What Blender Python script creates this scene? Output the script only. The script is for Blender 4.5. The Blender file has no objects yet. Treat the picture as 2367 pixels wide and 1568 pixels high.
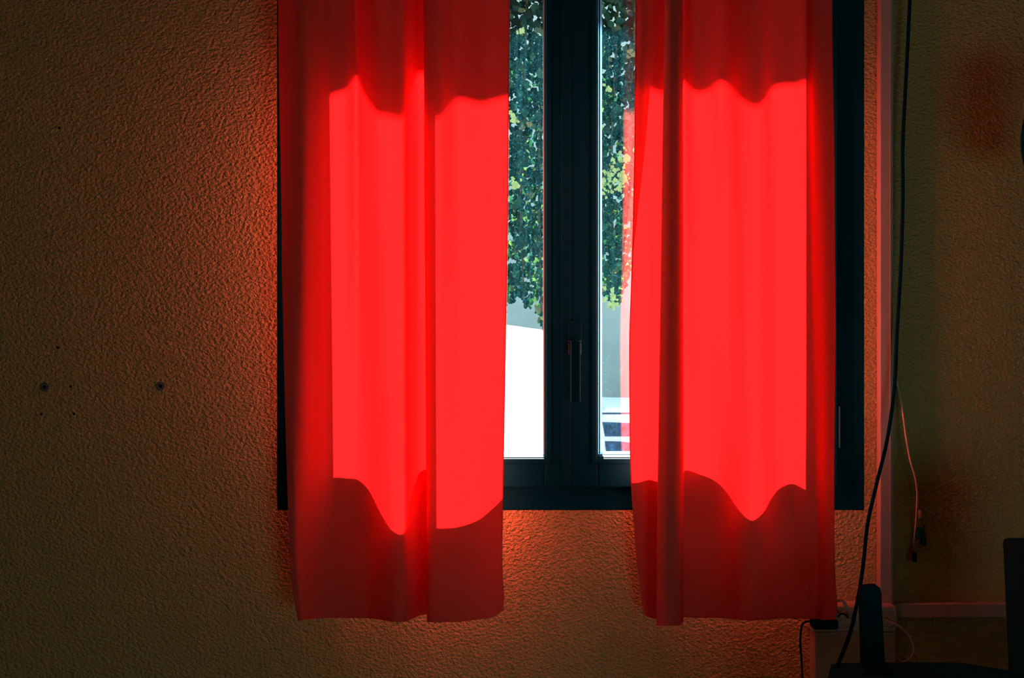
import bpy, bmesh, math, random
from mathutils import Vector, Matrix
C = bpy.context.scene.collection
sc = bpy.context.scene
R = math.radians

# ------------------------------------------------------------------ camera, light, exposure
D = 2.8            # camera distance from the inner face of the window wall (y = 0)
CZ = 1.4           # camera height
cam_d = bpy.data.cameras.new('camera'); cam = bpy.data.objects.new('camera', cam_d); C.objects.link(cam)
cam.location = (0, -D, CZ); cam.rotation_euler = (R(90), 0, 0)
cam_d.sensor_width = 36; cam_d.lens = 36 * D / 2.367
cam_d.clip_start = 0.02; cam_d.clip_end = 200
sc.camera = cam
vs = sc.view_settings
vs.view_transform = 'Standard'; vs.look = 'None'; vs.gamma = 1; vs.exposure = 0.0
vs.use_curve_mapping = False

SUN_ELEV = 50.0
w = bpy.data.worlds.new('sky'); sc.world = w; w.use_nodes = True
bg = w.node_tree.nodes['Background']
bg.inputs[0].default_value = (0.60, 0.80, 1.0, 1); bg.inputs[1].default_value = 3.2

sd = bpy.data.lights.new('sun', 'SUN'); sun = bpy.data.objects.new('sun', sd); C.objects.link(sun)
sd.energy = 135; sd.angle = R(0.53); sd.color = (1.0, 0.95, 0.88)
sun.location = (0, 8, 12); sun.rotation_euler = (R(-(90 - SUN_ELEV)), 0, 0)

# unseen area light added low behind the camera to fill the room
ad = bpy.data.lights.new('room_fill', 'AREA'); al = bpy.data.objects.new('room_fill', ad); C.objects.link(al)
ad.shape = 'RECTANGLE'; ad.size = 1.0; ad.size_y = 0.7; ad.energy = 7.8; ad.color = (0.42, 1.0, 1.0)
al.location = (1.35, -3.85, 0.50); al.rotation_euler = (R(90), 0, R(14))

# ------------------------------------------------------------------ helpers
def px(u, v, y=0.0):
    """a point at depth y whose sight line from the camera passes photo pixel (u, v)"""
    s = (D + y) / D / 1000.0
    return Vector(((u - 1183.5) * s, y, CZ + (784 - v) * s))

def tag(o, label=None, cat=None, group=None, kind=None):
    if label: o['label'] = label
    if cat: o['category'] = cat
    if group: o['group'] = group
    if kind: o['kind'] = kind
    return o

def empty(name, loc=(0, 0, 0)):
    o = bpy.data.objects.new(name, None); o.empty_display_size = 0.05
    o.location = loc; C.objects.link(o); return o

class MB:
    def __init__(s): s.bm = bmesh.new()
    def box(s, x0, x1, y0, y1, z0, z1, bev=0.0, seg=2):
        r = bmesh.ops.create_cube(s.bm, size=1)
        vsx = r['verts']
        bmesh.ops.scale(s.bm, vec=(abs(x1-x0), abs(y1-y0), abs(z1-z0)), verts=vsx)
        bmesh.ops.translate(s.bm, vec=((x0+x1)/2, (y0+y1)/2, (z0+z1)/2), verts=vsx)
        if bev > 0:
            es = list({e for v in vsx for e in v.link_edges})
            bmesh.ops.bevel(s.bm, geom=es, offset=bev, segments=seg, affect='EDGES', profile=0.5)
        return s
    def cyl(s, p0, p1, r0, r1=None, n=20, caps=True):
        p0, p1 = Vector(p0), Vector(p1); r1 = r0 if r1 is None else r1
        d = p1 - p0
        m = Matrix.Translation((p0+p1)/2) @ d.to_track_quat('Z', 'Y').to_matrix().to_4x4()
        bmesh.ops.create_cone(s.bm, cap_ends=caps, segments=n, radius1=r0, radius2=r1, depth=d.length, matrix=m)
        return s
    def tube(s, pts, r, n=10):
        pts = smooth_path([Vector(p) for p in pts])
        rings = []
        up = Vector((0, 1, 0.01))
        for i, p in enumerate(pts):
            t = (pts[min(i+1, len(pts)-1)] - pts[max(i-1, 0)]).normalized()
            a = t.cross(up)
            if a.length < 1e-4: a = t.cross(Vector((1, 0, 0)))
            a.normalize(); b = t.cross(a).normalized()
            rr = r(i/(len(pts)-1)) if callable(r) else r
            rings.append([s.bm.verts.new(p + (a*math.cos(k*2*math.pi/n) + b*math.sin(k*2*math.pi/n))*rr) for k in range(n)])
        for A, B in zip(rings, rings[1:]):
            for k in range(n): s.bm.faces.new((A[k], A[(k+1) % n], B[(k+1) % n], B[k]))
        s.bm.faces.new(rings[0][::-1]); s.bm.faces.new(rings[-1])
        return s
    def prism(s, pts, y0, y1, bev=0.0):
        """outline in x,z extruded along y"""
        a = [s.bm.verts.new((p[0], y0, p[1])) for p in pts]
        b = [s.bm.verts.new((p[0], y1, p[1])) for p in pts]
        n = len(pts)
        fs = [s.bm.faces.new(a), s.bm.faces.new(b[::-1])]
        for i in range(n): fs.append(s.bm.faces.new((a[i], b[i], b[(i+1) % n], a[(i+1) % n])))
        if bev > 0:
            es = [e for e in fs[0].edges] + [e for e in fs[1].edges]
            bmesh.ops.bevel(s.bm, geom=es, offset=bev, segments=3, affect='EDGES', profile=0.5)
        return s
    def lathe(s, prof, c, axis='Z', n=32):
        rings = []
        for r, h in prof:
            ring = []
            for k in range(n):
                a = 2*math.pi*k/n
                ca, sa = math.cos(a)*r, math.sin(a)*r
                p = {'Z': (ca, sa, h), 'Y': (ca, h, sa), 'X': (h, ca, sa)}[axis]
                ring.append(s.bm.verts.new(Vector(p) + Vector(c)))
            rings.append(ring)
        for A, B in zip(rings, rings[1:]):
            for k in range(n): s.bm.faces.new((A[k], A[(k+1) % n], B[(k+1) % n], B[k]))
        s.bm.faces.new(rings[0][::-1]); s.bm.faces.new(rings[-1])
        return s
    def build(s, name, mat, parent=None, smooth=False):
        bmesh.ops.recalc_face_normals(s.bm, faces=s.bm.faces)
        me = bpy.data.meshes.new(name); s.bm.to_mesh(me); s.bm.free()
        me.materials.append(mat)
        o = bpy.data.objects.new(name, me); C.objects.link(o)
        if smooth:
            for p in me.polygons: p.use_smooth = True
            try: me.set_sharp_from_angle(angle=R(40))
            except Exception: pass
        if parent:
            o.parent = parent; o.matrix_parent_inverse = Matrix.Translation(-parent.location)
        return o

def catmull(p0, p1, p2, p3, t):
    return 0.5*((2*p1) + (p2-p0)*t + (2*p0-5*p1+4*p2-p3)*t*t + (3*p1-p0-3*p2+p3)*t*t*t)

def smooth_path(pts, sub=8):
    out = []
    n = len(pts)
    for i in range(n-1):
        a, b, c, d = pts[max(i-1, 0)], pts[i], pts[i+1], pts[min(i+2, n-1)]
        for k in range(sub): out.append(catmull(a, b, c, d, k/sub))
    out.append(pts[-1]); return out

# ------------------------------------------------------------------ materials
def newmat(name):
    m = bpy.data.materials.new(name); m.use_nodes = True
    nt = m.node_tree
    return m, nt, nt.nodes['Principled BSDF'], nt.nodes['Material Output']

def principled(name, col, rough=0.6, spec=0.5, metal=0.0, noise=None, bump=None):
    """noise = (scale, amount) colour mottling, bump = (scale, distance)"""
    m, nt, b, out = newmat(name)
    b.inputs['Base Color'].default_value = (*col, 1)
    b.inputs['Roughness'].default_value = rough
    b.inputs['Specular IOR Level'].default_value = spec
    b.inputs['Metallic'].default_value = metal
    tc = nt.nodes.new('ShaderNodeTexCoord')
    if noise:
        n = nt.nodes.new('ShaderNodeTexNoise'); n.inputs['Scale'].default_value = noise[0]; n.inputs['Detail'].default_value = 4
        nt.links.new(tc.outputs['Object'], n.inputs['Vector'])
        r = nt.nodes.new('ShaderNodeValToRGB')
        r.color_ramp.elements[0].color = (*[c*(1-noise[1]) for c in col], 1)
        r.color_ramp.elements[1].color = (*[min(1, c*(1+noise[1])) for c in col], 1)
        r.color_ramp.elements[0].position = 0.3; r.color_ramp.elements[1].position = 0.7
        nt.links.new(n.outputs['Fac'], r.inputs['Fac']); nt.links.new(r.outputs['Color'], b.inputs['Base Color'])
    if bump:
        n = nt.nodes.new('ShaderNodeTexNoise'); n.inputs['Scale'].default_value = bump[0]; n.inputs['Detail'].default_value = 3
        nt.links.new(tc.outputs['Object'], n.inputs['Vector'])
        bp = nt.nodes.new('ShaderNodeBump'); bp.inputs['Distance'].default_value = bump[1]
        nt.links.new(n.outputs['Fac'], bp.inputs['Height']); nt.links.new(bp.outputs['Normal'], b.inputs['Normal'])
    return m

def plaster_mat():
    m, nt, b, out = newmat('roughcast_plaster')
    tc = nt.nodes.new('ShaderNodeTexCoord')
    b.inputs['Roughness'].default_value = 0.45; b.inputs['Specular IOR Level'].default_value = 0.5
    big = nt.nodes.new('ShaderNodeTexNoise'); big.inputs['Scale'].default_value = 1.6; big.inputs['Detail'].default_value = 5
    nt.links.new(tc.outputs['Object'], big.inputs['Vector'])
    r = nt.nodes.new('ShaderNodeValToRGB')
    r.color_ramp.elements[0].position = 0.25; r.color_ramp.elements[0].color = (0.60, 0.44, 0.16, 1)
    r.color_ramp.elements[1].position = 0.75; r.color_ramp.elements[1].color = (0.58, 0.45, 0.175, 1)
    nt.links.new(big.outputs['Fac'], r.inputs['Fac']); nt.links.new(r.outputs['Color'], b.inputs['Base Color'])
    mp = nt.nodes.new('ShaderNodeMapping'); mp.inputs['Rotation'].default_value = (0, R(30), 0); mp.inputs['Scale'].default_value = (1.0, 1, 1.35)
    nt.links.new(tc.outputs['Object'], mp.inputs['Vector'])
    n1 = nt.nodes.new('ShaderNodeTexNoise'); n1.inputs['Scale'].default_value = 118; n1.inputs['Detail'].default_value = 2.0; n1.inputs['Distortion'].default_value = 0.1
    n2 = nt.nodes.new('ShaderNodeTexNoise'); n2.inputs['Scale'].default_value = 230; n2.inputs['Detail'].default_value = 2
    nt.links.new(mp.outputs['Vector'], n1.inputs['Vector']); nt.links.new(mp.outputs['Vector'], n2.inputs['Vector'])
    mx = nt.nodes.new('ShaderNodeMath'); mx.operation = 'MULTIPLY_ADD'; mx.inputs[1].default_value = 0.3
    nt.links.new(n2.outputs['Fac'], mx.inputs[0]); nt.links.new(n1.outputs['Fac'], mx.inputs[2])
    bp = nt.nodes.new('ShaderNodeBump'); bp.inputs['Distance'].default_value = 0.013; bp.inputs['Strength'].default_value = 1.0
    nt.links.new(mx.outputs[0], bp.inputs['Height']); nt.links.new(bp.outputs['Normal'], b.inputs['Normal'])
    return m

def cloth_mat():
    m, nt, b, out = newmat('red_curtain_cloth')
    nt.nodes.remove(b)
    df = nt.nodes.new('ShaderNodeBsdfDiffuse'); df.inputs['Color'].default_value = (0.88, 0.108, 0.088, 1)
    tr = nt.nodes.new('ShaderNodeBsdfTranslucent'); tr.inputs['Color'].default_value = (0.56, 0.0036, 0.0043, 1)
    tc = nt.nodes.new('ShaderNodeTexCoord')
    n = nt.nodes.new('ShaderNodeTexNoise'); n.inputs['Scale'].default_value = 900; n.inputs['Detail'].default_value = 1
    nt.links.new(tc.outputs['Object'], n.inputs['Vector'])
    bp = nt.nodes.new('ShaderNodeBump'); bp.inputs['Distance'].default_value = 0.0004
    nt.links.new(n.outputs['Fac'], bp.inputs['Height'])
    nt.links.new(bp.outputs['Normal'], df.inputs['Normal'])
    mx = nt.nodes.new('ShaderNodeMixShader'); mx.inputs[0].default_value = 0.26
    nt.links.new(df.outputs[0], mx.inputs[1]); nt.links.new(tr.outputs[0], mx.inputs[2])
    nt.links.new(mx.outputs[0], out.inputs['Surface'])
    return m

def glass_mat():
    m, nt, b, out = newmat('dusty_window_glass')
    nt.nodes.remove(b)
    tp = nt.nodes.new('ShaderNodeBsdfTransparent'); tp.inputs['Color'].default_value = (0.93, 0.97, 0.96, 1)
    gl = nt.nodes.new('ShaderNodeBsdfGlossy'); gl.inputs['Roughness'].default_value = 0.0
    lw = nt.nodes.new('ShaderNodeLayerWeight'); pw = nt.nodes.new('ShaderNodeMath'); pw.operation = 'POWER'; pw.inputs[1].default_value = 5
    lw.inputs['Blend'].default_value = 0.5; nt.links.new(lw.outputs['Facing'], pw.inputs[0])
    fr = nt.nodes.new('ShaderNodeMapRange'); fr.inputs[3].default_value = 0.05; nt.links.new(pw.outputs[0], fr.inputs[0])
    m1 = nt.nodes.new('ShaderNodeMixShader')
    nt.links.new(fr.outputs[0], m1.inputs[0]); nt.links.new(tp.outputs[0], m1.inputs[1]); nt.links.new(gl.outputs[0], m1.inputs[2])
    du = nt.nodes.new('ShaderNodeBsdfTranslucent'); du.inputs['Color'].default_value = (0.06, 0.42, 0.60, 1)
    tc = nt.nodes.new('ShaderNodeTexCoord')
    mp = nt.nodes.new('ShaderNodeMapping'); mp.inputs['Scale'].default_value = (1, 1, 0.035)
    nt.links.new(tc.outputs['Object'], mp.inputs['Vector'])
    streak = nt.nodes.new('ShaderNodeTexNoise'); streak.inputs['Scale'].default_value = 140; streak.inputs['Detail'].default_value = 3
    nt.links.new(mp.outputs['Vector'], streak.inputs['Vector'])
    spk = nt.nodes.new('ShaderNodeTexNoise'); spk.inputs['Scale'].default_value = 260; spk.inputs['Detail'].default_value = 2
    nt.links.new(tc.outputs['Object'], spk.inputs['Vector'])
    r1 = nt.nodes.new('ShaderNodeMapRange'); r1.inputs[1].default_value = 0.45; r1.inputs[2].default_value = 0.75; r1.inputs[3].default_value = 0.0004; r1.inputs[4].default_value = 0.005
    nt.links.new(streak.outputs['Fac'], r1.inputs[0])
    r2 = nt.nodes.new('ShaderNodeMapRange'); r2.inputs[1].default_value = 0.60; r2.inputs[2].default_value = 0.72; r2.inputs[3].default_value = 0.0; r2.inputs[4].default_value = 0.022
    nt.links.new(spk.outputs['Fac'], r2.inputs[0])
    ad = nt.nodes.new('ShaderNodeMath'); ad.operation = 'ADD'; nt.links.new(r1.outputs[0], ad.inputs[0]); nt.links.new(r2.outputs[0], ad.inputs[1])
    m2 = nt.nodes.new('ShaderNodeMixShader')
    nt.links.new(ad.outputs[0], m2.inputs[0]); nt.links.new(m1.outputs[0], m2.inputs[1]); nt.links.new(du.outputs[0], m2.inputs[2])
    nt.links.new(m2.outputs[0], out.inputs['Surface'])
    return m

def sealant_mat():
    m, nt, b, out = newmat('milky_sealant')
    nt.nodes.remove(b)
    df = nt.nodes.new('ShaderNodeBsdfDiffuse'); df.inputs['Color'].default_value = (0.35, 0.55, 0.70, 1)
    tr = nt.nodes.new('ShaderNodeBsdfTranslucent'); tr.inputs['Color'].default_value = (0.35, 0.60, 0.80, 1)
    tc = nt.nodes.new('ShaderNodeTexCoord'); n = nt.nodes.new('ShaderNodeTexNoise'); n.inputs['Scale'].default_value = 60
    nt.links.new(tc.outputs['Object'], n.inputs['Vector'])
    mr = nt.nodes.new('ShaderNodeMapRange'); mr.inputs[3].default_value = 0.4; mr.inputs[4].default_value = 0.9
    nt.links.new(n.outputs['Fac'], mr.inputs[0])
    mx = nt.nodes.new('ShaderNodeMixShader'); nt.links.new(mr.outputs[0], mx.inputs[0])
    nt.links.new(df.outputs[0], mx.inputs[1]); nt.links.new(tr.outputs[0], mx.inputs[2]); nt.links.new(mx.outputs[0], out.inputs['Surface'])
    return m

def leaf_mat():
    m, nt, b, out = newmat('ivy_leaf')
    nt.nodes.remove(b)
    g = nt.nodes.new('ShaderNodeNewGeometry')
    def ramp(cols):
        r = nt.nodes.new('ShaderNodeValToRGB'); cr = r.color_ramp
        while len(cr.elements) < len(cols): cr.elements.new(0.5)
        for e, (p, c) in zip(cr.elements, cols): e.position = p; e.color = (*c, 1)
        nt.links.new(g.outputs['Random Per Island'], r.inputs['Fac']); return r
    rd = ramp([(0.0, (0.001, 0.011, 0.012)), (0.6, (0.002, 0.024, 0.021)), (0.9, (0.010, 0.050, 0.035)), (0.97, (0.07, 0.09, 0.055)), (1.0, (0.14, 0.14, 0.09))])
    rt = ramp([(0.0, (0.002, 0.016, 0.008)), (0.7, (0.010, 0.045, 0.012)), (1.0, (0.06, 0.12, 0.02))])
    df = nt.nodes.new('ShaderNodeBsdfDiffuse'); nt.links.new(rd.outputs[0], df.inputs['Color'])
    tr = nt.nodes.new('ShaderNodeBsdfTranslucent'); nt.links.new(rt.outputs[0], tr.inputs['Color'])
    mx = nt.nodes.new('ShaderNodeMixShader'); mx.inputs[0].default_value = 0.35
    nt.links.new(df.outputs[0], mx.inputs[1]); nt.links.new(tr.outputs[0], mx.inputs[2])
    gl = nt.nodes.new('ShaderNodeBsdfGlossy'); gl.inputs['Roughness'].default_value = 0.4; gl.inputs['Color'].default_value = (0.6, 0.85, 1, 1)
    m2 = nt.nodes.new('ShaderNodeMixShader'); m2.inputs[0].default_value = 0.008
    nt.links.new(mx.outputs[0], m2.inputs[1]); nt.links.new(gl.outputs[0], m2.inputs[2])
    nt.links.new(m2.outputs[0], out.inputs['Surface'])
    return m

M = dict(
    plaster=plaster_mat(), cloth=cloth_mat(), glass=glass_mat(), leaf=leaf_mat(),
    frame=principled('black_window_frame', (0.001, 0.045, 0.07), 0.5, 0.04, bump=(300, 0.0002)),
    spacer=principled('aluminium_spacer', (0.75, 0.82, 0.88), 0.35, 0.5, 0.6, bump=(80, 0.0002)),
    sealant=sealant_mat(),
    steel=principled('lit_edge_steel', (0.35, 0.30, 0.28), 0.3, 0.6, 0.7, bump=(80, 0.0002)),
    pvc=principled('trunking_plastic', (0.42, 0.36, 0.32), 0.65, 0.25, noise=(6, 0.05)),
    box=principled('socket_box_plastic', (0.45, 0.36, 0.30), 0.6, 0.25, noise=(6, 0.05)),
    black=principled('black_plastic', (0.001, 0.034, 0.045), 0.8, 0.03, bump=(400, 0.0002)),
    speaker=principled('black_speaker_vinyl', (0.0004, 0.06, 0.085), 0.8, 0.03, bump=(400, 0.0002)),
    blackcable=principled('black_cable_rubber', (0.001, 0.03, 0.05), 0.7, 0.05, noise=(40, 0.1)),
    palecable=principled('pale_cable', (0.75, 0.50, 0.40), 0.5, 0.4, noise=(40, 0.1)),
    green=principled('green_plastic', (0.004, 0.10, 0.085), 0.5, 0.3, noise=(40, 0.1)),
    redp=principled('dark_red_plastic', (0.35, 0.03, 0.05), 0.5, 0.3, noise=(40, 0.1)),
    hole=principled('drill_hole_dark', (0.012, 0.008, 0.004), 0.9, 0.0, noise=(200, 0.2)),
    plug=principled('grey_wall_plug', (0.10, 0.14, 0.15), 0.8, 0.1, noise=(300, 0.4)),
    desk=principled('black_desk_laminate', (0.0004, 0.06, 0.085), 0.8, 0.03, noise=(8, 0.1)),
    floor=principled('dark_wood_floor', (0.12, 0.08, 0.05), 0.5, 0.3, noise=(5, 0.3)),
    ceil=principled('ceiling_paint', (0.45, 0.38, 0.28), 0.8, 0.2, noise=(5, 0.05)),
    white=principled('white_car_paint', (0.85, 0.88, 0.90), 0.25, 0.5, noise=(2, 0.02)),
    carglass=principled('blue_car_glass', (0.012, 0.055, 0.16), 0.12, 0.5, noise=(22, 0.8)),
    tyre=principled('tyre_rubber', (0.02, 0.02, 0.02), 0.8, 0.2, noise=(30, 0.2)),
    render=principled('grey_render', (0.29, 0.34, 0.315), 0.9, 0.2, noise=(3, 0.08)),
    outer=principled('house_render', (0.5, 0.48, 0.43), 0.9, 0.2, noise=(3, 0.08)),
    gravel=principled('pale_paving', (0.36, 0.35, 0.32), 0.9, 0.2, noise=(8, 0.15)),
    bark=principled('ivy_bark', (0.06, 0.05, 0.03), 0.9, 0.1, noise=(20, 0.3)),
    wood=principled('pergola_timber', (0.10, 0.08, 0.06), 0.8, 0.2, noise=(12, 0.3)),
    rod=principled('dark_metal_rod', (0.02, 0.02, 0.025), 0.35, 0.5, 0.6, noise=(30, 0.1)),
)

# ------------------------------------------------------------------ the room
def struct(mb, name, mat, parent=None):
    o = mb.build(name, mat, parent)
    if not parent: o['kind'] = 'structure'
    return o

XL, XR, YB, ZC = -2.1, 2.0, -4.0, 2.75
F0, F1, FB, FT = -0.5435, 0.8145, 1.004, 2.50      # outer window frame
T = 0.30
m = MB()
m.box(XL-0.2, F0, 0, T, -0.1, ZC+0.2); m.box(F1, XR+0.2, 0, T, -0.1, ZC+0.2)
m.box(F0, F1, 0, T, -0.1, FB); m.box(F0, F1, 0, T, FT, ZC+0.2)
struct(m, 'wall_front', M['plaster'])
struct(MB().box(XL-0.2, XL, YB, 0, -0.1, ZC+0.2), 'wall_left', M['plaster'])
struct(MB().box(XR, XR+0.2, YB, 0, -0.1, ZC+0.2), 'wall_right', M['plaster'])
struct(MB().box(XL-0.2, XR+0.2, YB-0.2, YB, -0.1, ZC+0.2), 'wall_back', M['plaster'])
struct(MB().box(XL, XR, YB, 0, -0.1, 0), 'floor', M['floor'])
struct(MB().box(XL, XR, YB, 0, ZC, ZC+0.2), 'ceiling', M['ceil'])

# ------------------------------------------------------------------ window
win = empty('window_1', ((F0+F1)/2, 0, FB)); win['kind'] = 'structure'
def ring(mb, x0, x1, z0, z1, wl, wr, wb, wt, y0, y1, bev=0.003):
    mb.box(x0, x0+wl, y0, y1, z0, z1, bev); mb.box(x1-wr, x1, y0, y1, z0, z1, bev)
    mb.box(x0+wl-0.001, x1-wr+0.001, y0, y1, z0, z0+wb, bev); mb.box(x0+wl-0.001, x1-wr+0.001, y0, y1, z1-wt, z1, bev)
    return mb
ring(MB(), F0, F1, FB, FT, 0.074, 0.074, 0.060, 0.06, 0.0005, 0.07).build('window_frame', M['frame'], win)
GB, GT = 1.131, 2.372
sash_spec = [(F0+0.068, 0.1265, -0.410, 0.0738), (0.1285, F1-0.068, 0.1975, 0.6645)]
for i, (x0, x1, g0, g1) in enumerate(sash_spec):
    zb, zt = FB+0.056, FT-0.058
    s = ring(MB(), x0, x1, zb, zt, g0-x0, x1-g1, GB-zb, zt-GT, -0.030, 0.055, 0.004).build('sash', M['frame'], win)
    # rebate step running round the sash face
    ring(MB(), g0-0.016, g1+0.016, GB-0.016, GT+0.016, 0.012, 0.012, 0.012, 0.012, -0.034, -0.028, 0.002).build('glazing_bead', M['frame'], s)
    ring(MB(), g0-0.001, g1+0.001, GB-0.001, GT+0.001, 0.013 if i else 0.008, 0.0016 if i == 0 else 0.008, 0.007, 0.009, 0.020, 0.032, 0.0).build('spacer_bar', M['sealant'], s)
    ring(MB(), g0-0.001, g1+0.001, GB-0.001, GT+0.001, 0.0022, 0.0022, 0.0022, 0.0022, 0.010, 0.019, 0.0).build('gasket', M['frame'] if i else M['pvc'], s)  # left gasket made paler to stand in for the curtain's reflected pink line
    if i: MB().box(g0+0.0045, g0+0.0075, 0.017, 0.0195, GB+0.002, GT-0.002).build('gasket', M['frame'], s)
    p = MB()
    for yy in (0.0195, 0.0325):
        v = [p.bm.verts.new(q) for q in ((g0, yy, GB), (g1, yy, GB), (g1, yy, GT), (g0, yy, GT))]; p.bm.faces.new(v)
    p.build('glass_pane', M['glass'], s)
# overlap cover strip on the meeting stile
MB().box(0.112, 0.1345, -0.035, -0.0295, FB+0.058, FT-0.06, 0.002).build('cover_strip', M['frame'], win)
# handle: plate, neck, lever
a = px(1312, 742, -0.036); b = px(1345, 822, -0.036)
hd = MB().box(a.x, b.x, -0.042, -0.030, b.z, a.z, 0.003).build('handle_plate', M['frame'], win)
c = px(1329, 800, -0.05)
MB().cyl((c.x, -0.041, c.z), (c.x, -0.066, c.z), 0.010, n=20).build('handle_neck', M['frame'], hd, True)
e = px(1328, 932, -0.07)
MB().box(c.x-0.0115, c.x+0.0115, -0.078, -0.064, e.z, c.z+0.012, 0.005, 3).build('lever', M['frame'], hd, True)
# added steel strips that imitate the lit edges of the handle
q = px(1329, 789, -0.042)
m = MB(); m.box(q.x-0.0150, q.x+0.0150, -0.0445, -0.041, q.z-0.001, q.z+0.001)
m.box(q.x-0.0145, q.x-0.0125, -0.0445, -0.041, q.z-0.030, q.z-0.005); m.box(q.x+0.0125, q.x+0.0145, -0.0445, -0.041, q.z-0.030, q.z-0.005)
m.build('lit_edges', M['steel'], hd)
for vv in (988,):
    t0 = px(1943, vv-48, -0.03); t1 = px(1943, vv+48, -0.03)
    h = MB().cyl((t0.x, -0.012, t0.z), (t0.x, -0.012, t1.z), 0.0085, n=20).build('hinge', M['frame'], win, True)
    MB().box(t0.x-0.0022, t0.x+0.0010, -0.0225, -0.018, t1.z, t0.z).build('hinge_highlight', M['palecable'], h)  # pale strip added as the lit line along the hinge
# outer sill
MB().box(F0-0.03, F1+0.03, 0.07, T+0.05, FB-0.03, FB-0.001, 0.004).build('outer_sill', M['spacer'], win)

# ------------------------------------------------------------------ curtains
def lerp_keys(keys, v):
    if v <= keys[0][0]: return keys[0][1]
    for (v0, a), (v1, b) in zip(keys, keys[1:]):
        if v <= v1:
            t = (v-v0)/(v1-v0); t = t*t*(3-2*t) if v1-v0 > 400 else t
            return a + (b-a)*t
    return keys[-1][1]

def curtain(name, ctrl, left_edge, right_edge, hem, wob=0.0):
    """ctrl rows: (u_top, d_top, u_bottom, d_bottom); top profile holds at v=220, bottom at v=1150"""
    NR, SUB = 170, 9
    n = len(ctrl)
    v_top = CZ + 0.784  # unused guard
    bm = bmesh.new(); grid = []
    VT = -470
    for j in range(NR+1):
        rowt = j/NR
        row = []
        for k in range(n):
            ut, dt, ub, db = ctrl[k]
            vb = hem[k]
            v = VT + (vb-VT)*rowt
            tt = min(1.15, max(-0.25, (v-220)/(1150-220)))
            u = ut + (ub-ut)*tt; d = dt + (db-dt)*tt
            if tt > 1: pass
            if v > 1150:   # below the window the cloth relaxes
                d = d + (0.06-0.5*d)*0.0
            row.append([u, max(d, 0.012), v])
        # side edges follow their own outline
        vL, vR = row[0][2], row[-1][2]
        dl = lerp_keys(left_edge, vL) - row[0][0]; dr = lerp_keys(right_edge, vR) - row[-1][0]
        for k in range(n):
            wl = max(0, 1 - k/5.0)**1.5; wr = max(0, 1 - (n-1-k)/4.0)**1.5
            row[k][0] += dl*wl + dr*wr
        pts = [Vector(r) for r in row]
        # arc-length-like smoothing
        sm = smooth_path(pts, SUB)
        line = []
        for p in sm:
            u, d, v = p
            y = -(0.03 + d)
            d2 = 0.0014*math.sin(u*0.021+v*0.004) + 0.0010*math.sin(v*0.013+u*0.03)
            q = px(u, v, y); q.y += d2*0.6
            line.append(bm.verts.new(q))
        grid.append(line)
    for A, B in zip(grid, grid[1:]):
        for k in range(len(A)-1): bm.faces.new((A[k], A[k+1], B[k+1], B[k]))
    me = bpy.data.meshes.new(name); bm.to_mesh(me); bm.free()
    me.materials.append(M['cloth'])
    for p in me.polygons: p.use_smooth = True
    o = bpy.data.objects.new(name, me); C.objects.link(o)
    nv = len(grid[0])
    co = lambda j, k: me.vertices[j*nv+k].co.copy()
    for path in ([co(NR, k) for k in range(0, nv, 4)] + [co(NR, nv-1)], [co(j, 0) for j in range(0, NR+1, 8)], [co(j, nv-1) for j in range(0, NR+1, 8)]):
        t = MB(); pth = path
        t.tube(pth, 0.0011, 6); t.build('hem', M['cloth'], o, True)
    return o

Lc = [ # u_top, d_top, u_bot, d_bot, hem_v
 (647, .115, 668, .110, 1436), (668, .135, 684, .112, 1434), (700, .150, 705, .095, 1431), (735, .125, 735, .060, 1429), (764, .094, 766, .036, 1428),
 (800, .080, 803, .037, 1428), (824, .053, 828, .041, 1428), (842, .090, 853, .058, 1429), (870, .131, 882, .100, 1433), (902, .140, 908, .126, 1437),
 (932, .141, 935, .128, 1437), (946, .085, 948, .080, 1432), (964, .046, 966, .032, 1424), (984, .043, 986, .020, 1420), (1005, .046, 1008, .022, 1420),
 (1011, .066, 1014, .045, 1424), (998, .088, 1002, .070, 1430), (983, .110, 988, .092, 1436), (981, .128, 987, .110, 1437), (992, .141, 998, .121, 1438), (1018, .141, 1022, .124, 1438),
 (1056, .102, 1062, .118, 1437), (1110, .110, 1104, .108, 1431), (1142, .103, 1136, .090, 1426), (1172, .097, 1160, .072, 1410)]
left = curtain('curtain', [r[:4] for r in Lc],
    [(-500, 640), (0, 643), (600, 652), (1000, 661), (1300, 671), (1438, 688)],
    [(-500, 1179), (0, 1177), (500, 1173), (800, 1168), (1150, 1162), (1300, 1160), (1390, 1165), (1412, 1163)], [r[4] for r in Lc])
tag(left, 'red curtain left of the window handle, lit through, hanging to below the sill', 'curtain', 'red curtains')

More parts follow.
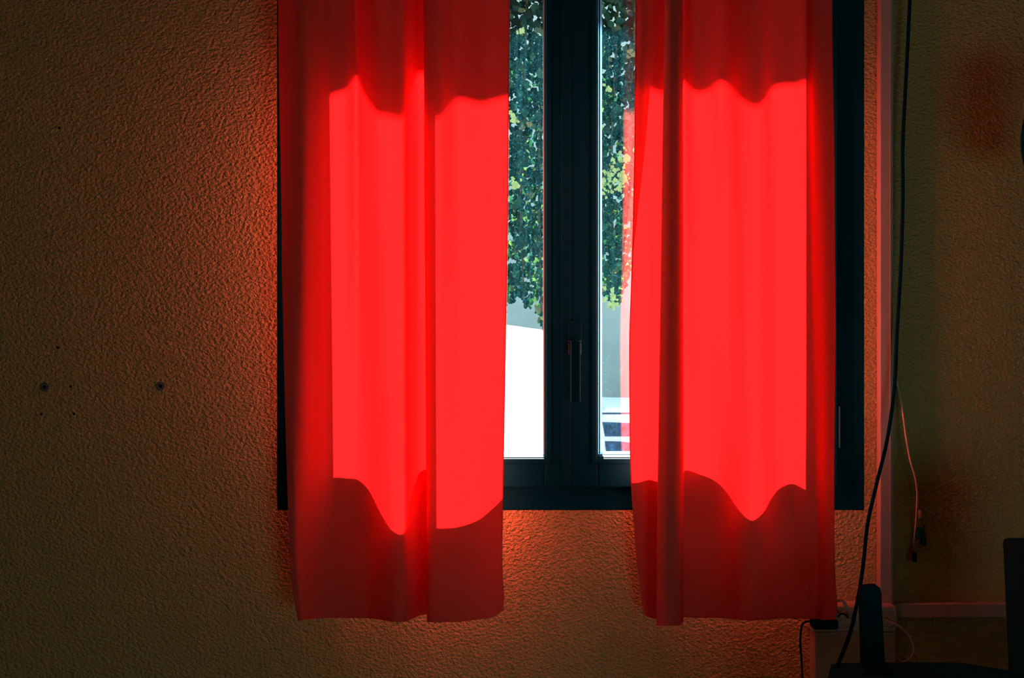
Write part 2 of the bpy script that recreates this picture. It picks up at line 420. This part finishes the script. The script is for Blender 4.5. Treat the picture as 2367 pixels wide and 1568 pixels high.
Rc = [
 (1470, .080, 1460, .045, 1420), (1486, .088, 1478, .043, 1426), (1506, .080, 1500, .038, 1430), (1528, .086, 1522, .041, 1434), (1552, .080, 1550, .040, 1434), (1572, .078, 1572, .042, 1436),
 (1577, .096, 1578, .060, 1440), (1558, .112, 1552, .076, 1442), (1538, .124, 1526, .092, 1444), (1534, .142, 1521, .112, 1446), (1550, .156, 1546, .128, 1446), (1570, .150, 1571, .116, 1445),
 (1578, .110, 1579, .065, 1436), (1579, .064, 1581, .022, 1427), (1602, .083, 1620, .029, 1428), (1622, .087, 1655, .042, 1428), (1642, .080, 1680, .062, 1430), (1665, .064, 1700, .084, 1432), (1688, .074, 1720, .100, 1434),
 (1712, .100, 1740, .107, 1434), (1745, .118, 1765, .094, 1432), (1766, .106, 1782, .072, 1431), (1784, .078, 1802, .054, 1429), (1805, .071, 1832, .046, 1429), (1838, .070, 1862, .057, 1431), (1866, .064, 1880, .060, 1431),
 (1882, .088, 1890, .064, 1432), (1900, .100, 1908, .090, 1433), (1926, .110, 1928, .105, 1432)]
right = curtain('curtain', [r[:4] for r in Rc],
    [(-500, 1474), (0, 1470), (300, 1468), (560, 1463), (800, 1455), (1050, 1457), (1150, 1461), (1300, 1473), (1430, 1490)],
    [(-500, 1920), (0, 1923), (500, 1929), (800, 1931), (1100, 1928), (1300, 1928), (1400, 1936), (1432, 1932)], [r[4] for r in Rc])
tag(right, 'red curtain right of the window handle, with a dark rolled fold along its inner side', 'curtain', 'red curtains')
# turned-back inner hem of the right curtain, a wedge narrowing downwards
bm = bmesh.new(); g = []
for j in range(60):
    v = -460 + (640+460)*j/59
    ue = lerp_keys([(-500, 1474), (0, 1470), (300, 1468), (560, 1463), (800, 1455)], v)
    wd = max(1.0, 52 - (v+20)*0.088)
    row = []
    for k in range(7):
        t = k/6
        row.append(bm.verts.new(px(ue-0.5+wd*t, v, -(0.030+0.070+0.012*math.sin(t*3.1) - 0.018*max(0, v-200)/400))))
    g.append(row)
for A, B in zip(g, g[1:]):
    for k in range(6): bm.faces.new((A[k], A[k+1], B[k+1], B[k]))
me = bpy.data.meshes.new('turned_hem'); bm.to_mesh(me); bm.free(); me.materials.append(M['cloth'])
for p in me.polygons: p.use_smooth = True
o = bpy.data.objects.new('turned_hem', me); C.objects.link(o); o.parent = right

rod = MB().cyl((-0.75, -0.135, 2.655), (1.02, -0.135, 2.655), 0.011, n=20).build('curtain_rod', M['rod'], None, True)
tag(rod, 'dark round curtain rod above the window carrying both red curtains', 'curtain rod')
for x in (-0.70, 0.14, 0.97):
    MB().box(x-0.008, x+0.008, -0.13, 0.0, 2.645, 2.665).box(x-0.02, x+0.02, -0.006, 0.0, 2.62, 2.69).build('bracket', M['rod'], rod)

# ------------------------------------------------------------------ wall marks on the left
for (u, v, lab) in ((103, 895, 'grey wall plug in the plaster, the one nearer the left edge of the photo'),
                    (371, 893, 'grey wall plug in the plaster, the one nearer the red curtain')):
    p = px(u, v, 0)
    o = MB().lathe([(0.0105, 0.0), (0.0105, -0.0012), (0.009, -0.002), (0.0045, -0.002), (0.0040, -0.0004)], (p.x, 0, p.z), 'Y', 24).build('wall_plug', M['plug'], None)
    MB().cyl((p.x, 0.0, p.z), (p.x, -0.0015, p.z), 0.0037, n=16).build('plug_bore', M['hole'], o)
    tag(o, lab, 'wall plug', 'wall plugs left of the window')
for (u, v, lab) in ((137, 296, 'tiny dark drill hole, the highest one on the left wall'),
                    (134, 804, 'tiny dark drill hole just above the left wall plug'),
                    (164, 894, 'tiny dark drill hole just right of the left wall plug'),
                    (96, 958, 'tiny dark drill hole below the left wall plug, lower left one'),
                    (171, 957, 'tiny dark drill hole below the left wall plug, lower right one')):
    p = px(u, v, 0)
    o = MB().lathe([(0.0030, 0.0), (0.0030, -0.0006), (0.0012, -0.0008)], (p.x, 0, p.z), 'Y', 16).build('drill_hole', M['hole'], None)
    tag(o, lab, 'drill hole', 'drill holes left of the window')

# ------------------------------------------------------------------ cable trunking on the right
t0 = px(2036, 0, -0.03).x; t1 = px(2063, 0, -0.03).x
pr = MB(); zt = ZC; zb = px(0, 1402, -0.03).z
pr.box(t0-0.001, t1+0.002, -0.030, 0.0, zb-0.01, zt, 0.0015)
o = pr.build('vertical_trunking', M['pvc']); tag(o, 'pale plastic cable trunking running straight up the wall right of the window', 'cable trunking')
MB().box(t1-0.006, t1-0.004, -0.0312, -0.030, zb, zt).build('cover_seam', M['box'], o)
bx0 = px(1877, 0, -0.065).x; bx1 = px(2073, 0, -0.065).x
za = px(0, 1403, -0.065).z; zc = px(0, 1461, -0.065).z
sb = empty('socket_box', ((bx0+bx1)/2, -0.03, zc))
tag(sb, 'long pale socket box on the wall at the foot of the vertical trunking', 'socket box')
MB().box(bx0, bx1, -0.065, 0.0, zc, za, 0.003).build('housing', M['box'], sb)
for uu in (1960, 2052):
    c = px(uu, 1432, -0.066)
    if uu == 1960 or uu == 2052:
        MB().lathe([(0.0205, 0), (0.0205, -0.003), (0.018, -0.004), (0.017, 0.0)], (c.x, -0.0645, c.z), 'Y', 28).build('socket', M['pvc'], sb)
# duct under it
o = MB().box(px(1884, 0, -0.05).x, px(2071, 0, -0.05).x, -0.05, 0, 0.0, zc-0.004, 0.002).build('wall_duct', M['box'])
tag(o, 'wide plastic duct going down the wall under the socket box', 'duct')
hz0 = px(0, 1397, -0.025).z; hz1 = px(0, 1428, -0.025).z
o = MB().box(bx1+0.002, XR, -0.025, 0.0, hz1, hz0, 0.0012).build('horizontal_trunking', M['box'])
tag(o, 'thin trunking running sideways along the wall toward the black loudspeaker', 'cable trunking')

# ------------------------------------------------------------------ cables
o = MB().tube([px(2108, -140, -0.05), px(2103, 0, -0.05), px(2097, 130, -0.05), px(2087, 330, -0.052), px(2087, 450, -0.052), px(2083, 600, -0.055), px(2074, 760, -0.06),
               px(2067, 900, -0.07), px(2050, 1020, -0.085), px(2026, 1120, -0.10), px(2006, 1210, -0.13), px(1996, 1300, -0.16), px(1985, 1375, -0.20),
               px(1966, 1460, -0.24), px(1946, 1515, -0.29), px(1932, 1545, -0.345)], 0.0042).build('power_cable', M['blackcable'], None, True)
tag(o, 'long black cable hanging down across the trunking to the dark desk', 'cable')
pc = MB().tube([px(2069, 868, -0.010), px(2078, 905, -0.014), px(2086, 950, -0.026), px(2094, 1010, -0.040), px(2104, 1065, -0.046), px(2115, 1102, -0.048), px(2120, 1140, -0.045), px(2119, 1180, -0.038),
               px(2116, 1220, -0.025), px(2113, 1245, -0.015), px(2110, 1268, -0.015)], 0.0022).build('thin_pale_cable', M['palecable'], None, True)
tag(pc, 'thin pale cable ending in a green clip, hanging on the wall right of the trunking', 'cable')
MB().box(px(2123, 0, -.015).x, px(2129, 0, -.015).x, -0.02, -0.010, px(0, 1199, -.015).z, px(0, 1179, -.015).z, 0.001).build('tab', M['palecable'], pc)
g = MB()
g.box(px(2115, 0, -.018).x, px(2137, 0, -.018).x, -0.026, -0.006, px(0, 1245, -.018).z, px(0, 1222, -.018).z, 0.004, 3)
g.box(px(2130, 0, -.018).x, px(2140, 0, -.018).x, -0.024, -0.008, px(0, 1262, -.018).z, px(0, 1238, -.018).z, 0.003, 3)
g.cyl(px(2131, 1225, -.016), px(2136, 1214, -.016), 0.0035)
g.build('green_clip', M['green'], pc, True)
MB().cyl(px(2107, 1268, -.015), px(2102, 1298, -.015), 0.0045, 0.0038).cyl(px(2110, 1256, -.015), px(2107, 1269, -.015), 0.0022, 0.004).build('red_connector', M['redp'], pc, True)
MB().box(px(2109, 0, -.015).x, px(2118, 0, -.015).x, -0.02, -0.010, px(0, 1299, -.015).z, px(0, 1277, -.015).z, 0.001).build('black_connector', M['black'], pc)

ad0 = px(1879, 1434, -0.10); ad1 = px(1938, 1456, -0.10)
adp = MB().box(ad0.x, ad1.x, -0.105, -0.066, ad1.z, ad0.z, 0.005, 3).build('power_adapter', M['black'], None, True)
tag(adp, 'black power adapter plugged in just under the right curtain hem', 'power adapter')
MB().tube([px(1880, 1438, -0.085), px(1868, 1437, -0.085), px(1856, 1443, -0.085), px(1851, 1462, -0.083), px(1850, 1490, -0.075), px(1853, 1530, -0.06), px(1855, 1575, -0.05), px(1856, 1640, -0.04)], 0.0024).build('cord', M['blackcable'], adp, True)
o = MB().tube([px(1937, 1390, -0.075), px(1945, 1388, -0.085), px(1952, 1394, -0.092), px(1958, 1408, -0.092), px(1964, 1420, -0.080), px(1966, 1430, -0.064)], 0.0034).build('grey_cable_loop', M['box'], None, True)
tag(o, 'short pale cable looping over the socket box beside the red curtain', 'cable')
o = MB().tube([px(1937, 1426, -0.080), px(1944, 1420, -0.085), px(1952, 1420, -0.085), px(1959, 1428, -0.066)], 0.002).build('black_cable_loop', M['blackcable'], None, True)
tag(o, 'short black cable curling from the black adapter to the socket box', 'cable')
o = MB().tube([px(2044, 1432, -0.066), px(2054, 1437, -0.088), px(2070, 1443, -0.10), px(2088, 1456, -0.11), px(2103, 1474, -0.12), px(2112, 1500, -0.14), px(2108, 1518, -0.16), px(2094, 1530, -0.18), px(2070, 1538, -0.20), px(2050, 1548, -0.22), px(2040, 1600, -0.2)], 0.0026).build('thin_cable_loop', M['box'], None, True)
tag(o, 'thin cable arcing from the socket box behind the router and dropping behind the desk', 'cable')

# ------------------------------------------------------------------ desk and things on it
DZ = px(0, 1538, -0.32).z       # desk height, about 0.73 m
dk = empty('desk', (1.15, -0.75, 0)); tag(dk, 'black desk with a rounded far corner in the dark lower right', 'desk')
pts = []
x0 = px(1918, 1545, -0.32).x; 
pl = [(x0+0.004, -0.315), (x0+0.02, -0.305), (px(2100, 1540, -0.3).x, -0.298), (px(2220, 1540, -0.3).x, -0.302), (0.965, -0.335), (1.03, -0.375), (1.15, -0.405), (1.40, -0.42), (1.85, -0.43), (1.88, -0.46), (1.88, -1.10), (1.80, -1.14),
      (0.72, -1.14), (0.62, -1.10), (0.585, -1.0), (0.585, -0.6), (x0-0.03, -0.42)]
bm = MB()
a_ = [bm.bm.verts.new((x, y, DZ)) for x, y in pl]; b_ = [bm.bm.verts.new((x, y, DZ-0.026)) for x, y in pl]
n = len(pl); bm.bm.faces.new(a_); bm.bm.faces.new(b_[::-1])
for i in range(n): bm.bm.faces.new((a_[i], a_[(i+1) % n], b_[(i+1) % n], b_[i]))
bm.build('desktop', M['desk'], dk)
MB().box(0.64, 1.86, -1.05, -1.035, 0.08, DZ-0.027, 0.002).build('light_block_panel', M['desk'], dk)  # out-of-view panel added to keep the low light off the wall below
for (x, y) in ((0.75, -0.42), (1.80, -0.50), (0.75, -1.05), (1.80, -1.05)):
    MB().cyl((x, y, 0.0), (x, y, DZ-0.026), 0.018, 0.024).build('leg', M['rod'], dk, True)

# upright slim router
yr = -0.36
P = lambda u, v: px(u, v, yr)
ro = empty('router', (P(2018, 0).x, yr+0.02, DZ)); tag(ro, 'slim upright black router standing on the desk before the socket box', 'router')
tl, tr_ = P(1986, 1352), P(2034, 1352); bl, br = P(1991, 0), P(2044, 0)
bm = MB()
zt_ = tl.z
prof = [(bl.x, DZ+0.006), (tl.x, zt_-0.012), (tl.x+0.003, zt_-0.003), (tl.x+0.008, zt_-0.001), (tl.x+0.022, zt_+0.0005), (tr_.x-0.009, zt_), (tr_.x-0.002, zt_-0.005), (tr_.x, zt_-0.014), (br.x, DZ+0.006)]
bm.prism(prof, yr-0.010, yr+0.010, 0.003).build('casing', M['black'], ro, True)
f = MB(); f.prism([(bl.x-0.004, DZ), (bl.x, DZ+0.008), (br.x+0.002, DZ+0.008), (br.x+0.014, DZ)], yr-0.03, yr+0.03, 0.001).build('foot', M['black'], ro)

# loudspeaker at the right edge
ys = -0.50
s0 = px(2317, 1243, ys); s1 = px(2331, 1568, ys)
sp = empty('loudspeaker', (s0.x+0.09, ys-0.08, DZ)); tag(sp, 'black box loudspeaker on the desk at the right edge of the photo', 'loudspeaker')
bm = MB(); W = 0.19
slope = (s1.x-s0.x)/(s0.z-s1.z); xb = s0.x + slope*(s0.z-DZ)
bm.prism([(xb, DZ+0.001), (s0.x, s0.z-0.010), (s0.x+0.002, s0.z-0.003), (s0.x+0.009, s0.z), (s0.x+W-0.01, s0.z), (s0.x+W, s0.z-0.01), (s0.x+W-0.004, DZ+0.001)], ys-0.18, ys, 0.004)
bm.build('cabinet', M['speaker'], sp, True)
cx = s0.x+W/2+0.005
MB().lathe([(0.066, 0), (0.066, -0.004), (0.058, -0.006), (0.045, 0.008), (0.02, 0.014), (0.012, 0.006), (0.002, 0.004)], (cx, ys-0.181, DZ+0.10), 'Y').build('woofer', M['blackcable'], sp, True)
MB().lathe([(0.030, 0), (0.030, -0.003), (0.022, -0.003), (0.014, 0.004), (0.002, -0.002)], (cx, ys-0.181, DZ+0.225), 'Y').build('tweeter', M['blackcable'], sp, True)

# desk lamp whose head just enters at the right edge
yl = -0.36
hc = px(2361, 315, yl)
lp = empty('desk_lamp', (hc.x+0.16, yl-0.17, DZ)); tag(lp, 'black lamp head just entering at the upper right edge of the photo', 'lamp')
r = 0.082
MB().lathe([(0.004, 0.0), (0.04, 0.001), (0.065, 0.004), (0.085, 0.012), (0.100, 0.03), (0.107, 0.06), (0.108, 0.12), (0.104, 0.12), (0.09, 0.03), (0.02, 0.012)], (px(2346, 315, yl+0.085).x, yl, hc.z), 'X').build('lamp_shade', M['black'], lp, True)
bx, by = hc.x+0.20, yl-0.18
MB().lathe([(0.085, 0), (0.085, 0.012), (0.07, 0.022), (0.012, 0.026)], (bx, by, DZ), 'Z').build('base', M['black'], lp, True)
MB().tube([(bx, by, DZ+0.02), (bx+0.02, by, DZ+0.35), (bx+0.10, by+0.02, DZ+0.62), (bx+0.06, by+0.10, hc.z+0.12), (hc.x+r+0.06, yl, hc.z+0.02), (hc.x+r+0.03, yl, hc.z)], 0.008).build('arm', M['black'], lp, True)

# ------------------------------------------------------------------ outside
GZ = -0.7
struct(MB().box(-14, 14, T, 30, GZ-0.2, GZ), 'ground', M['gravel'])
# eave that shades the upper part of the window: its lower outer edge sits on the shadow plane
EY = 1.0; EZ = 2.048 + (EY+0.03)*math.tan(R(SUN_ELEV))
struct(MB().box(XL-1.5, XR+1.5, T, EY, EZ, EZ+0.18), 'eave', M['outer'])
struct(MB().box(XL-1.5, XR+1.5, T+0.001, T+0.02, ZC+0.1, EZ), 'wall_upper', M['outer'])

# pergola with the ivy
random.seed(4)
def leaf(bm, c, s):
    a = random.uniform(-0.9, 0.9); 
    rot = Matrix.Rotation(random.uniform(0, 6.28), 3, 'Z') @ Matrix.Rotation(random.uniform(-1.1, 1.1) , 3, 'X') 
    rot = Matrix.Rotation(R(90)+random.uniform(-0.6, 0.6), 3, 'X') @ Matrix.Rotation(random.uniform(-0.9, 0.9), 3, 'Y') @ Matrix.Rotation(random.uniform(0, 6.28), 3, 'Z')
    sh = [(0, -1, 0), (0.55, -0.75, .1), (0.95, -0.1, .22), (0.5, 0.25, .1), (0.28, 0.95, 0.0), (-0.3, 0.9, 0.0), (-0.5, 0.3, .1), (-0.92, -0.05, .22), (-0.6, -0.7, .1)]
    ctr = bm.verts.new(Vector(c) + rot @ Vector((0, -0.1, -0.05))*s)
    vv = [bm.verts.new(Vector(c) + rot @ (Vector(q)*s)) for q in sh]
    for i in range(len(vv)): bm.faces.new((ctr, vv[i], vv[(i+1) % len(vv)]))
def interp(tab, x):
    if x <= tab[0][0]: return tab[0][1]
    for (a, b), (c_, d_) in zip(tab, tab[1:]):
        if x <= c_: return b + (d_-b)*(x-a)/(c_-a)
    return tab[-1][1]
botL = [(900, 640), (1000, 700), (1100, 720), (1160, 742), (1182, 735), (1190, 705), (1200, 690), (1212, 725), (1222, 742), (1230, 705), (1238, 745), (1260, 770), (1310, 735), (1360, 690), (1385, 685), (1398, 690), (1406, 705), (1418, 722), (1428, 725), (1438, 690), (1460, 640), (1520, 560), (1700, 480)]
iv = empty('hanging_ivy', (0.3, 3.2, 2.6)); tag(iv, 'dense dark green ivy hanging down from its trellis outside, seen between the two curtains', 'ivy')
bm = MB()
for i in range(19000):
    y = random.uniform(2.85, 3.9)
    u = random.uniform(900, 1640)
    vb = interp(botL, u) - random.random()**3*30 - (y-2.85)*14
    v = vb - random.uniform(0, 1)*(vb+600) - 6
    leaf(bm.bm, px(u, v, y), random.uniform(0.011, 0.027))
for i in range(9000):      # the ivy goes on to both sides
    y = random.uniform(2.85, 3.9); u = random.uniform(1640, 2500) if i % 4 else random.uniform(500, 900)
    vb = 600 + 70*math.sin(u*0.013) + 40*math.sin(u*0.047) - random.random()**3*40
    leaf(bm.bm, px(u, vb - random.uniform(0, 1)*(vb+560), y), random.uniform(0.02, 0.042))
bm.build('foliage', M['leaf'], iv)
# a spray of leaves in front, sunlight put into their paler colour
bm = MB()
for (u, v, s_, k) in ((1395, 425, 16, 14), (1425, 400, 18, 16), (1442, 360, 12, 8), (1192, 430, 9, 5), (1200, 80, 8, 3), (1418, 695, 11, 9), (1440, 420, 10, 5), (1403, 205, 6, 3), (1185, 275, 7, 4)):
    for i in range(int(k*2.2)):
        leaf(bm.bm, px(u+random.gauss(0, s_*0.7), v+random.gauss(0, s_), 2.62+random.uniform(-.1, .1)), random.uniform(0.006, 0.015))
lt, nt, b, out = newmat('sunlit_leaf'); nt.nodes.remove(b)
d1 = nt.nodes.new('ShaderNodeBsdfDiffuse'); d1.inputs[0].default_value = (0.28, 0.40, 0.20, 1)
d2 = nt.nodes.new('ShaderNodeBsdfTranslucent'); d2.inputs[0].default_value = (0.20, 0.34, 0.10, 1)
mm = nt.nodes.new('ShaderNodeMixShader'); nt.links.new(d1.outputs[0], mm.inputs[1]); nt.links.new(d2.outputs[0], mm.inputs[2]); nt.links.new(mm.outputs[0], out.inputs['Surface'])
yl_ = bm.build('sunlit_leaves', lt, iv); yl_['label'] = 'pale yellow-green ivy leaves, painted as sunlit'
for i in range(14):
    u = 1000 + i*42
    vb = interp(botL, u)-30
    MB().tube([px(u+random.uniform(-15, 15), -320, 3.3), px(u+8, 0, 3.2), px(u-6, vb*0.5, 3.25), px(u, vb, 3.2)], 0.006, 6).build('stem', M['bark'], iv, True)
# pergola, with an unseen leaf layer added on top to shade the ivy
pg = iv
for x in (-2.2, 2.9):
    for y in (2.9, 4.3): MB().box(x-0.05, x+0.05, y-0.05, y+0.05, GZ, 3.55, 0.005).build('post', M['wood'], pg)
for y in (2.9, 4.3): MB().box(-2.4, 3.1, y-0.04, y+0.04, 3.55, 3.70, 0.005).build('beam', M['wood'], pg)
for i in range(11): 
    x = -2.2 + i*0.51
    MB().box(x-0.03, x+0.03, 2.7, 4.5, 3.70, 3.80, 0.004).build('rafter', M['wood'], pg)
bm = MB()
for i in range(9000):
    leaf(bm.bm, (random.uniform(-2.3, 3.0), random.uniform(2.7, 4.6), 3.84+random.random()**2*0.28), random.uniform(0.04, 0.07))
bm.build('shade_leaves', M['leaf'], iv)

# white panel van behind the ivy, its rear end to the right
def wheel(cx_, cy_, rr, parent):
    w_ = MB().lathe([(rr*0.4, 0.1), (rr*0.96, 0.1), (rr, 0.07), (rr, -0.07), (rr*0.96, -0.1), (rr*0.62, -0.1), (rr*0.58, -0.07), (0.03, -0.06)], (cx_, cy_, GZ+rr), 'Y', 28).build('wheel', M['tyre'], parent, True)
vy = 5.0
van = empty('white_van', (-1.9, vy+0.9, GZ)); tag(van, 'overexposed white van outside, in the gap left of the window handle', 'van')
k = lambda u, v: (px(u, v, vy).x, px(u, v, vy).z)
a, b = k(1165, 750), k(1258, 763)
prof = [(-4.9, GZ+0.35), (-4.95, GZ+0.9), (-4.75, GZ+1.15), (-4.1, GZ+1.3), (-3.5, a[1]-0.12), (-3.2, a[1]+0.02), (-1.5, a[1]+0.05), a, b, (0.34, b[1]-0.02), (0.42, b[1]-0.10), (0.46, GZ+1.2), (0.46, GZ+0.32)]
MB().prism(prof, vy, vy+1.8, 0.03).build('body', M['white'], van, True)
for (x, yy) in ((-4.0, vy+0.08), (-0.45, vy+0.08), (-4.0, vy+1.72), (-0.45, vy+1.72)): wheel(x, yy, 0.33, van)
MB().prism([(-3.95, GZ+1.35), (-3.45, a[1]-0.2), (-2.9, a[1]-0.2), (-2.9, GZ+1.35)], vy-0.006, vy+0.002).build('side_window', M['carglass'], van)
MB().box(0.40, 0.468, vy+0.02, vy+0.14, GZ+0.9, GZ+1.3, 0.01).build('tail_light', M['redp'], van)
MB().box(-5.0, 0.50, vy-0.02, vy+1.82, GZ+0.30, GZ+0.48, 0.02).build('bumper', M['white'], van)

# white car on the right with bluish windows
cy = 6.5
K = lambda u, v: (px(u, v, cy).x, px(u, v, cy).z)
car = empty('parked_white_car', (2.7, cy+0.85, GZ)); tag(car, 'white car with blue windows low in the gap beside the right curtain', 'car')
r0 = K(1386, 936)
prof = [(r0[0]-0.02, GZ+0.3), (r0[0]-0.05, GZ+0.8), (r0[0]-0.02, r0[1]-0.12), (r0[0]+0.05, r0[1]-0.02), (r0[0]+0.5, r0[1]-0.03), (2.6, r0[1]-0.02), (3.3, GZ+0.98), (4.4, GZ+0.85), (4.75, GZ+0.6), (4.75, GZ+0.3)]
MB().prism(prof, cy, cy+1.7, 0.03).build('body', M['white'], car, True)
g1 = [K(1392, 976), K(1560, 1000), K(1560, 1010), K(1398, 1009)]
MB().prism([g1[0], (3.0, g1[1][1]), (3.0, g1[2][1]), g1[3]], cy-0.012, cy+0.004).build('side_window', M['carglass'], car)
g2 = [K(1398, 1020), K(1436, 1021), K(1470, 1026), (3.0, K(0, 1030)[1]), (3.0, K(0, 1046)[1]), K(1401, 1046)]
MB().prism(g2, cy-0.012, cy+0.004).build('lower_window', M['carglass'], car)
z_ = K(0, 956)[1]
MB().box(r0[0], 2.55, cy-0.008, cy+0.004, z_-0.006, z_+0.006).build('roof_seam', M['carglass'], car)
rs = K(0, 939)[1]
for (x, yy) in ((1.45, cy+0.06), (3.9, cy+0.06), (1.45, cy+1.64), (3.9, cy+1.64)): wheel(x, yy, 0.31, car)

# grey rendered building behind
bd = empty('grey_building', (0, 10.5, GZ)); tag(bd, 'light grey rendered building behind the ivy and the vehicles', 'building')
MB().box(-9, 9, 9.5, 13, GZ, 7.5).build('facade', M['render'], bd)
MB().box(-9.3, 9.3, 9.2, 13.3, 7.5, 7.7, 0.01).build('roof_slab', M['outer'], bd)
